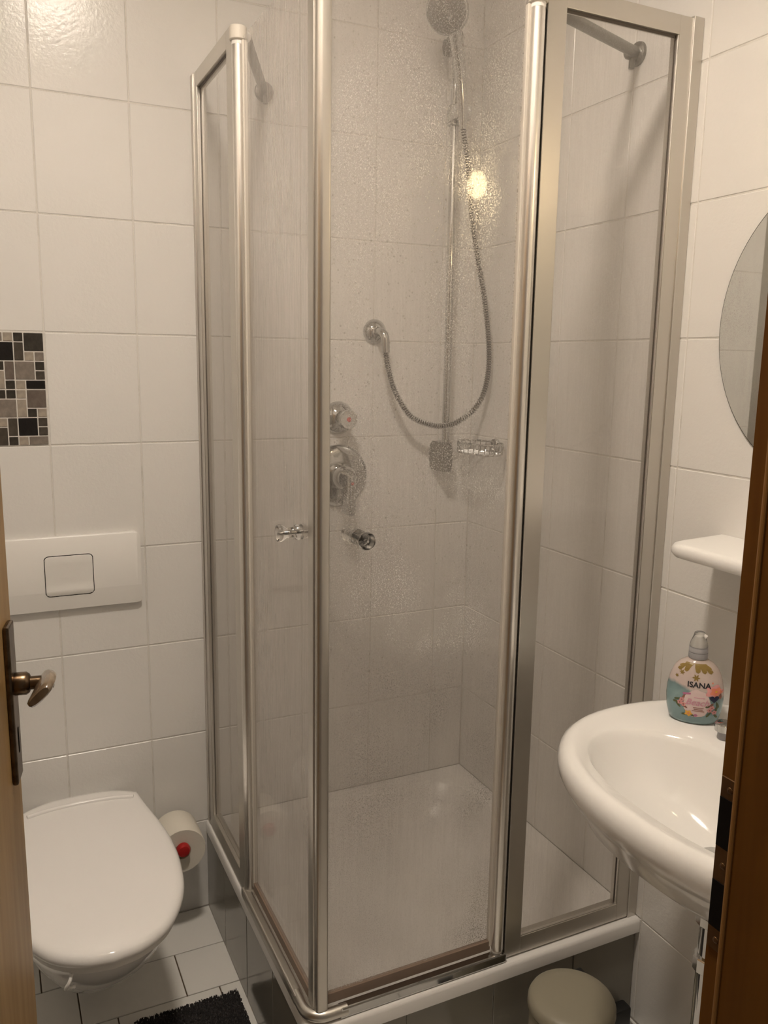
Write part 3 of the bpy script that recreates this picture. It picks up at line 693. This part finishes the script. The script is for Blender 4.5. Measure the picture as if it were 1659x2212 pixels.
obj('knob', lathe(B(), (-0.172, -1.106, 0.861), (0, 0, 1), [(0, 0.010), (0.002, 0.0155), (0.013, 0.0155), (0.016, 0.012)], 20), 'chrome', plug, smooth=True)
# trap
tx, ty2 = -0.266, -1.196
trp = thing('basin_trap', 'chrome drain pipe and trap under the basin', 'drain pipe', (tx, ty2, 0.40))
bmt = B(); cyl(bmt, (tx, ty2, 0.40), (tx, ty2, 0.664), 0.0165, 20)
obj('tail_pipe', bmt, 'chrome', trp, smooth=True)
for z0, z1, r in ((0.640, 0.6645, 0.030), (0.600, 0.618, 0.0235), (0.520, 0.545, 0.0225)):
    obj('nut', cyl(B(), (tx, ty2, z0), (tx, ty2, z1), r, 12, 0.002), 'dull_chrome' if r > 0.025 else 'chrome', trp)
obj('trap_bend', tube(B(), catmull([(tx, ty2, 0.402), (tx+0.006, ty2, 0.375), (tx+0.035, ty2, 0.358), (tx+0.068, ty2, 0.372), (tx+0.078, ty2, 0.405), (tx+0.082, ty2, 0.46), (tx+0.11, ty2, 0.49), (tx+0.18, ty2, 0.495), (-0.001, ty2, 0.495)], 6), 0.0165, 16), 'chrome', trp, smooth=True)
obj('wall_rosette', cyl(B(), (-0.0005, ty2, 0.495), (-0.012, ty2, 0.495), 0.034, 24, 0.003), 'chrome', trp, smooth=True)

# ------------------------------------------------------------------ shelf and mirror on the right wall
def shelf_loop(d, z):
    x1 = -0.0008; x0 = -0.150+d; ya = -0.902-d; yb = -1.478+d; rc = 0.040
    pts = [Vector((x1, ya, z))]
    for k in range(9):
        a = 0.5*PI*k/8; pts.append(Vector((x0+rc-rc*math.sin(a), ya-0.012-rc+rc*math.cos(a)+0.0, z)))
    for k in range(9):
        a = 0.5*PI*k/8; pts.append(Vector((x0+rc-rc*math.cos(a), yb+0.012+rc-rc*math.sin(a), z)))
    pts.append(Vector((x1, yb, z)))
    return pts
shf = obj('mirror_shelf', loft(B(), [shelf_loop(0.010, 1.114), shelf_loop(0.004, 1.1155), shelf_loop(0.0, 1.122), shelf_loop(0.0, 1.130), shelf_loop(0.003, 1.1365), shelf_loop(0.009, 1.1393), shelf_loop(0.014, 1.1398), shelf_loop(0.020, 1.1400)]), 'ceramic_shelf', None, (0, -1.19, 1.114), smooth=True)
tag(shf, 'white ceramic shelf with rounded front on the tiled wall', 'shelf')
mir = thing('round_mirror', 'round frameless wall mirror with dark edge', 'mirror', (0, -1.134, 1.515))
obj('mirror_disc', lathe(B(), (-0.0005, -1.134, 1.515), (-1, 0, 0), [(0, 0.262), (0.0035, 0.2665)], 96), 'mirror_edge', mir, smooth=True)
obj('mirror_glass', lathe(B(), (-0.0041, -1.134, 1.515), (-1, 0, 0), [(0, 0.2650), (0.0012, 0.2643)], 96), 'mirror', mir)
bmc = B(); cyl(bmc, (-0.0005, -0.985, 1.293), (-0.010, -0.985, 1.293), 0.009, 14, 0.001)
obj('mirror_clip', bmc, 'chrome', mir, smooth=True)

# ------------------------------------------------------------------ pedal bin and the dark block beside it
bcx, bcy, bR = -0.293, -0.918, 0.0815
pb = thing('pedal_bin', 'small cream pedal bin with domed lid', 'bin', (bcx, bcy, 0))
obj('base_ring', cyl(B(), (bcx, bcy, 0.0005), (bcx, bcy, 0.014), bR+0.003, 40, 0.002), 'black_plastic', pb, smooth=True)
obj('body', cyl(B(), (bcx, bcy, 0.013), (bcx, bcy, 0.236), bR-0.003, 48), 'bin', pb, smooth=True)
obj('rim', cyl(B(), (bcx, bcy, 0.235), (bcx, bcy, 0.2415), bR-0.0045, 48), 'black_plastic', pb, smooth=True)
obj('lid', lathe(B(), (bcx, bcy, 0.241), (0, 0, 1), [(0, bR-0.0005), (0.003, bR+0.0015), (0.014, bR+0.001), (0.020, bR-0.002), (0.0245, bR-0.008), (0.0275, bR-0.022), (0.0285, bR-0.05)], 48), 'bin', pb, smooth=True)
obj('hinge', bx((bcx+0.048, bcy+0.050, 0.225), (bcx+0.078, bcy+0.072, 0.250), 0.003), 'black_plastic', pb)
obj('pedal', bx((bcx-0.060, bcy-0.125, 0.006), (bcx-0.015, bcy-0.072, 0.016), 0.003), 'black_plastic', pb)
block = obj('black_block', bx((-0.150, -0.806, 0.0008), (-0.028, -0.777, 0.058), 0.006), 'black_plastic', None, (-0.089, -0.79, 0.0008), smooth=True)
tag(block, 'low black tub in the corner beside the pedal bin', 'block')

# ------------------------------------------------------------------ soap bottle
bo = Vector((-0.163, -1.030, 0.8485))
front = Vector((CAM.x-bo.x, CAM.y-bo.y, 0)).normalized(); rgt = Vector((-front.y, front.x, 0))
PR = [(0.0, 0.031, 0.019), (0.0025, 0.0365, 0.0225), (0.008, 0.0405, 0.0255), (0.025, 0.0448, 0.0285), (0.045, 0.0464, 0.0295), (0.062, 0.0455, 0.0290), (0.078, 0.0425, 0.0275), (0.090, 0.0385, 0.0255), (0.099, 0.0335, 0.0230), (0.1055, 0.0265, 0.0200), (0.110, 0.0185, 0.0165), (0.1125, 0.0140, 0.0135), (0.118, 0.0135, 0.0135)]
def pw(z):
    for (a, b) in zip(PR, PR[1:]):
        if a[0] <= z <= b[0]:
            t = (z-a[0])/(b[0]-a[0]); return a[1]+(b[1]-a[1])*t, a[2]+(b[2]-a[2])*t
    return PR[-1][1], PR[-1][2]
def ring_b(z, wq, dq, n=40): return [bo + rgt*(wq*math.cos(2*PI*i/n)) + front*(dq*math.sin(2*PI*i/n)) + Vector((0, 0, z)) for i in range(n)]
def S(u, z, off=0.0004):
    wq, dq = pw(z); k = max(-0.999, min(0.999, u/wq)); a = math.acos(k)
    p = rgt*(wq*math.cos(a)) + front*(dq*math.sin(a)); nrm = (rgt*(math.cos(a)/wq) + front*(math.sin(a)/dq)).normalized()
    return bo + p + nrm*off + Vector((0, 0, z))
def bottle_mat():
    m = bpy.data.materials.new('bottle_body'); m.use_nodes = True; nt = m.node_tree; N = nt.nodes; L = nt.links; b = N['Principled BSDF']
    b.inputs['Roughness'].default_value = 0.16; b.inputs['Coat Weight'].default_value = 0.4
    tc = N.new('ShaderNodeTexCoord'); sx = N.new('ShaderNodeSeparateXYZ'); L.new(tc.outputs['Object'], sx.inputs[0])
    nz = N.new('ShaderNodeTexNoise'); nz.inputs['Scale'].default_value = 60; L.new(tc.outputs['Object'], nz.inputs['Vector'])
    dt = N.new('ShaderNodeVectorMath'); dt.operation = 'DOT_PRODUCT'; dt.inputs[1].default_value = (rgt.x, rgt.y, 0); L.new(tc.outputs['Object'], dt.inputs[0])
    m1 = N.new('ShaderNodeMath'); m1.operation = 'MULTIPLY_ADD'; L.new(dt.outputs['Value'], m1.inputs[0]); m1.inputs[1].default_value = 0.25; L.new(sx.outputs['Z'], m1.inputs[2])
    m2 = N.new('ShaderNodeMath'); m2.operation = 'MULTIPLY_ADD'; L.new(nz.outputs['Fac'], m2.inputs[0]); m2.inputs[1].default_value = 0.012; L.new(m1.outputs[0], m2.inputs[2])
    rp = N.new('ShaderNodeValToRGB'); rp.color_ramp.interpolation = 'LINEAR'
    mr = N.new('ShaderNodeMapRange'); mr.inputs[1].default_value = 0.0; mr.inputs[2].default_value = 0.12; L.new(m2.outputs[0], mr.inputs[0]); L.new(mr.outputs[0], rp.inputs[0])
    els = rp.color_ramp.elements
    els[0].position = 0.0; els[0].color = (0.19, 0.30, 0.315, 1); els[1].position = 1.0; els[1].color = (0.52, 0.43, 0.38, 1)
    for pos, c in ((0.42, (0.22, 0.335, 0.345, 1)), (0.55, (0.18, 0.27, 0.28, 1)), (0.60, (0.60, 0.50, 0.47, 1)), (0.80, (0.60, 0.50, 0.46, 1))):
        el = els.new(pos); el.color = c
    L.new(rp.outputs[0], b.inputs['Base Color']); MATS['bottle_body'] = m
bottle_mat()
bt = thing('soap_bottle', 'printed teal and pink liquid soap pump bottle on the basin', 'soap bottle', bo)
body = obj('body', loft(B(), [ring_b(*q) for q in PR]), 'bottle_body', bt, smooth=True)
def decal(name, pts, m, off=0.0004, rings=3, ctr=None):
    """closed outline in (u, z) wrapped onto the bottle as a thin print"""
    if ctr is None: ctr = (sum(p[0] for p in pts)/len(pts), sum(p[1] for p in pts)/len(pts))
    bm = B(); rows = []
    for k in range(1, rings+1):
        t = k/rings; rows.append([bm.verts.new(S(ctr[0]+(p[0]-ctr[0])*t, ctr[1]+(p[1]-ctr[1])*t, off)) for p in pts])
    c = bm.verts.new(S(ctr[0], ctr[1], off)); n = len(pts)
    for i in range(n):
        j = (i+1) % n; bm.faces.new((c, rows[0][i], rows[0][j]))
        for a, b in zip(rows, rows[1:]): bm.faces.new((a[i], b[i], b[j], a[j]))
    return obj(name, bm, m, body)
def disc(cu, cz, ru, rz=None, n=20, wob=0.0, ph=0.0, k=5):
    rz = rz or ru
    return [(cu+ru*(1+wob*math.cos(k*2*PI*i/n+ph))*math.cos(2*PI*i/n), cz+rz*(1+wob*math.cos(k*2*PI*i/n+ph))*math.sin(2*PI*i/n)) for i in range(n)]
def leafp(u, z, L, wd, a):
    pts = []
    for i in range(12):
        t = 2*PI*i/12; x = L*0.5*math.cos(t); y = wd*0.5*math.sin(t)*(1-0.3*math.cos(t)); pts.append((u+x*math.cos(a)-y*math.sin(a), z+x*math.sin(a)+y*math.cos(a)))
    return pts
decal('label_print', disc(0.0045, 0.0405, 0.0215, 0.0245, 28, 0.03, 0.4, 7), 'pink_pale', 0.0003, 5)
decal('flower_print', disc(0.0300, 0.0635, 0.0125, 0.0105, 30, 0.18, 0.2, 5), 'coral_pink', 0.0004, 4)
decal('flower_print', disc(0.0330, 0.0630, 0.0085, 0.0070, 24, 0.2, 0.9, 5), 'coral', 0.0006, 3)
decal('flower_heart', disc(0.0330, 0.0635, 0.0018), 'yellow', 0.0008, 1)
decal('banner_print', [(-0.019, 0.0570), (-0.006, 0.0590), (-0.006, 0.0560), (-0.018, 0.0535)], 'magenta', 0.0006, 2)
hpt = []
for i in range(28):
    t = 2*PI*i/28; hpt.append((0.0310+0.0072*(16*math.sin(t)**3)/16, 0.0508+0.0066*(13*math.cos(t)-5*math.cos(2*t)-2*math.cos(3*t)-math.cos(4*t))/15))
decal('heart_print', hpt, 'navy', 0.0008, 3, (0.0310, 0.0505))
for (u, z) in ((-0.0195, 0.0445), (-0.0225, 0.0385), (-0.0165, 0.0365), (0.0285, 0.0350), (0.0325, 0.0265), (0.0250, 0.0305)):
    decal('flower_print', disc(u, z, 0.0038, 0.0036, 20, 0.22, u*900, 5), 'rose', 0.0006, 2)
    decal('flower_heart', disc(u, z, 0.0011, 0.0011, 8), 'leaf_brown', 0.0008, 1)
for (u, z, L, a, m) in ((-0.0265, 0.0440, 0.011, 0.3, 'leaf'), (-0.0245, 0.0335, 0.011, -0.8, 'leaf'), (-0.0140, 0.0330, 0.010, -0.5, 'leaf_brown'), (-0.0170, 0.0500, 0.009, 1.2, 'leaf_brown'), (-0.0290, 0.0385, 0.009, 0.1, 'leaf'),
                        (0.0235, 0.0375, 0.011, 0.3, 'leaf'), (0.0355, 0.0330, 0.012, 1.3, 'leaf'), (0.0365, 0.0400, 0.012, 1.9, 'leaf'), (0.0240, 0.0225, 0.012, 0.9, 'leaf'), (0.0345, 0.0200, 0.010, 2.2, 'leaf'), (0.0275, 0.0400, 0.009, 0.8, 'leaf_brown'), (0.0400, 0.0550, 0.010, 1.6, 'leaf_brown'),
                        (-0.0130, 0.0190, 0.011, 0.1, 'leaf'), (-0.0010, 0.0190, 0.009, -0.5, 'leaf')):
    decal('leaf_print', leafp(u, z, L, 0.0036, a), m, 0.0005, 2)
decal('flower_print', disc(-0.0075, 0.0220, 0.0055, 0.0050, 24, 0.22, 0.6, 5), 'yellow', 0.0007, 2)
decal('flower_heart', disc(-0.0075, 0.0220, 0.0016, 0.0016, 8), 'coral', 0.0009, 1)
decal('flower_print', disc(0.0040, 0.0195, 0.0030, 0.0026, 16, 0.2, 0.0, 5), 'magenta', 0.0007, 2)
for i, u in enumerate((-0.027, -0.0165, 0.002, 0.0125, 0.022)):       # gold palm fronds falling from the neck
    decal('frond_print', [(u*0.45-0.004, 0.1075), (u*0.45+0.004, 0.1075), (u*0.8+0.0045, 0.1020), (u+0.0042, 0.0955), (u+0.001, 0.0925), (u-0.003, 0.0945), (u*0.8-0.0045, 0.1015)], 'gold', 0.0004, 3)
for (u, z, q) in ((0.0005, 0.0850, 0.0045), (-0.0225, 0.0905, 0.0032), (-0.030, 0.0830, 0.0022)):
    decal('star_print', disc(u, z, q, q, 24, 0.45, 0.0, 6), 'gold', 0.0004, 2)
for k, (zq, hw) in enumerate(((0.0336, 0.0083), (0.0306, 0.0070), (0.0277, 0.0098))):       # three lines of print too small to read
    decal('small_print', [(0.0075-hw, zq-0.0006), (0.0075+hw, zq-0.0006), (0.0075+hw, zq+0.0006), (0.0075-hw, zq+0.0006)], 'leaf_brown', 0.0008, 2)
def text(s, width, cu, cz, m, shear=0.0, off=0.0007, bold=0.0):
    cu_ = bpy.data.curves.new('txt', 'FONT'); cu_.body = s; cu_.align_x = 'CENTER'; cu_.align_y = 'CENTER'; cu_.shear = shear; cu_.offset = bold; cu_.resolution_u = 4
    to = bpy.data.objects.new('txt', cu_); COL.objects.link(to)
    dg_ = bpy.context.evaluated_depsgraph_get(); me = bpy.data.meshes.new_from_object(to.evaluated_get(dg_))
    bpy.data.objects.remove(to); bm = B(); bm.from_mesh(me); bpy.data.meshes.remove(me)
    xs = [v.co.x for v in bm.verts]; ys = [v.co.y for v in bm.verts]; k = width/(max(xs)-min(xs)); xm = (max(xs)+min(xs))/2; ym = (max(ys)+min(ys))/2
    for v in bm.verts: v.co = S(cu+(v.co.x-xm)*k, cz+(v.co.y-ym)*k, off)
    o = obj('lettering', bm, m, body); return o
text('ISANA', 0.0370, 0.0063, 0.0733, 'ink', bold=0.022)
text('Beach', 0.0370, 0.0055, 0.0430, 'pink_text', shear=0.35, bold=0.012)
decal('trade_mark', disc(0.0265, 0.0782, 0.0013, 0.0013, 10), 'coral', 0.0006, 1)
decal('script_print', [(-0.0005, 0.0520), (0.0165, 0.0520), (0.0165, 0.0507), (-0.0005, 0.0507)], 'pink_text', 0.0006, 2)
col_ = obj('pump_collar', lathe(B(), bo + Vector((0, 0, 0.1125)), (0, 0, 1), [(0, 0.0152), (0.002, 0.0158), (0.010, 0.0156), (0.0102, 0.0148), (0.0112, 0.0148), (0.0114, 0.0156), (0.018, 0.0154), (0.0195, 0.0142)], 32), 'collar', bt, smooth=True)
hb = B(); lathe(hb, bo + Vector((0, 0, 0.130)), (0, 0, 1), [(0, 0.010), (0.008, 0.0095), (0.014, 0.0075), (0.020, 0.0055)], 18)
pts_n = catmull([bo + Vector((0, 0, 0.142)), bo + rgt*-0.002 + Vector((0, 0, 0.148)), bo + rgt*0.006 + front*0.002 + Vector((0, 0, 0.1525)), bo + rgt*0.011 + front*0.003 + Vector((0, 0, 0.150))], 4)
tube(hb, pts_n, 0.0038, 10)
obj('pump_head', hb, 'pump_white', bt, smooth=True)
obj('clear_cap', lathe(B(), bo + Vector((0, 0, 0.1315)), (0, 0, 1), [(0, 0.0150), (0.003, 0.0150), (0.008, 0.0140), (0.015, 0.0115), (0.021, 0.0095), (0.0255, 0.0085), (0.027, 0.006)], 28), 'clear', bt, smooth=True)

for o in list(bpy.data.objects):
    if 'wl' in o: del o['wl']
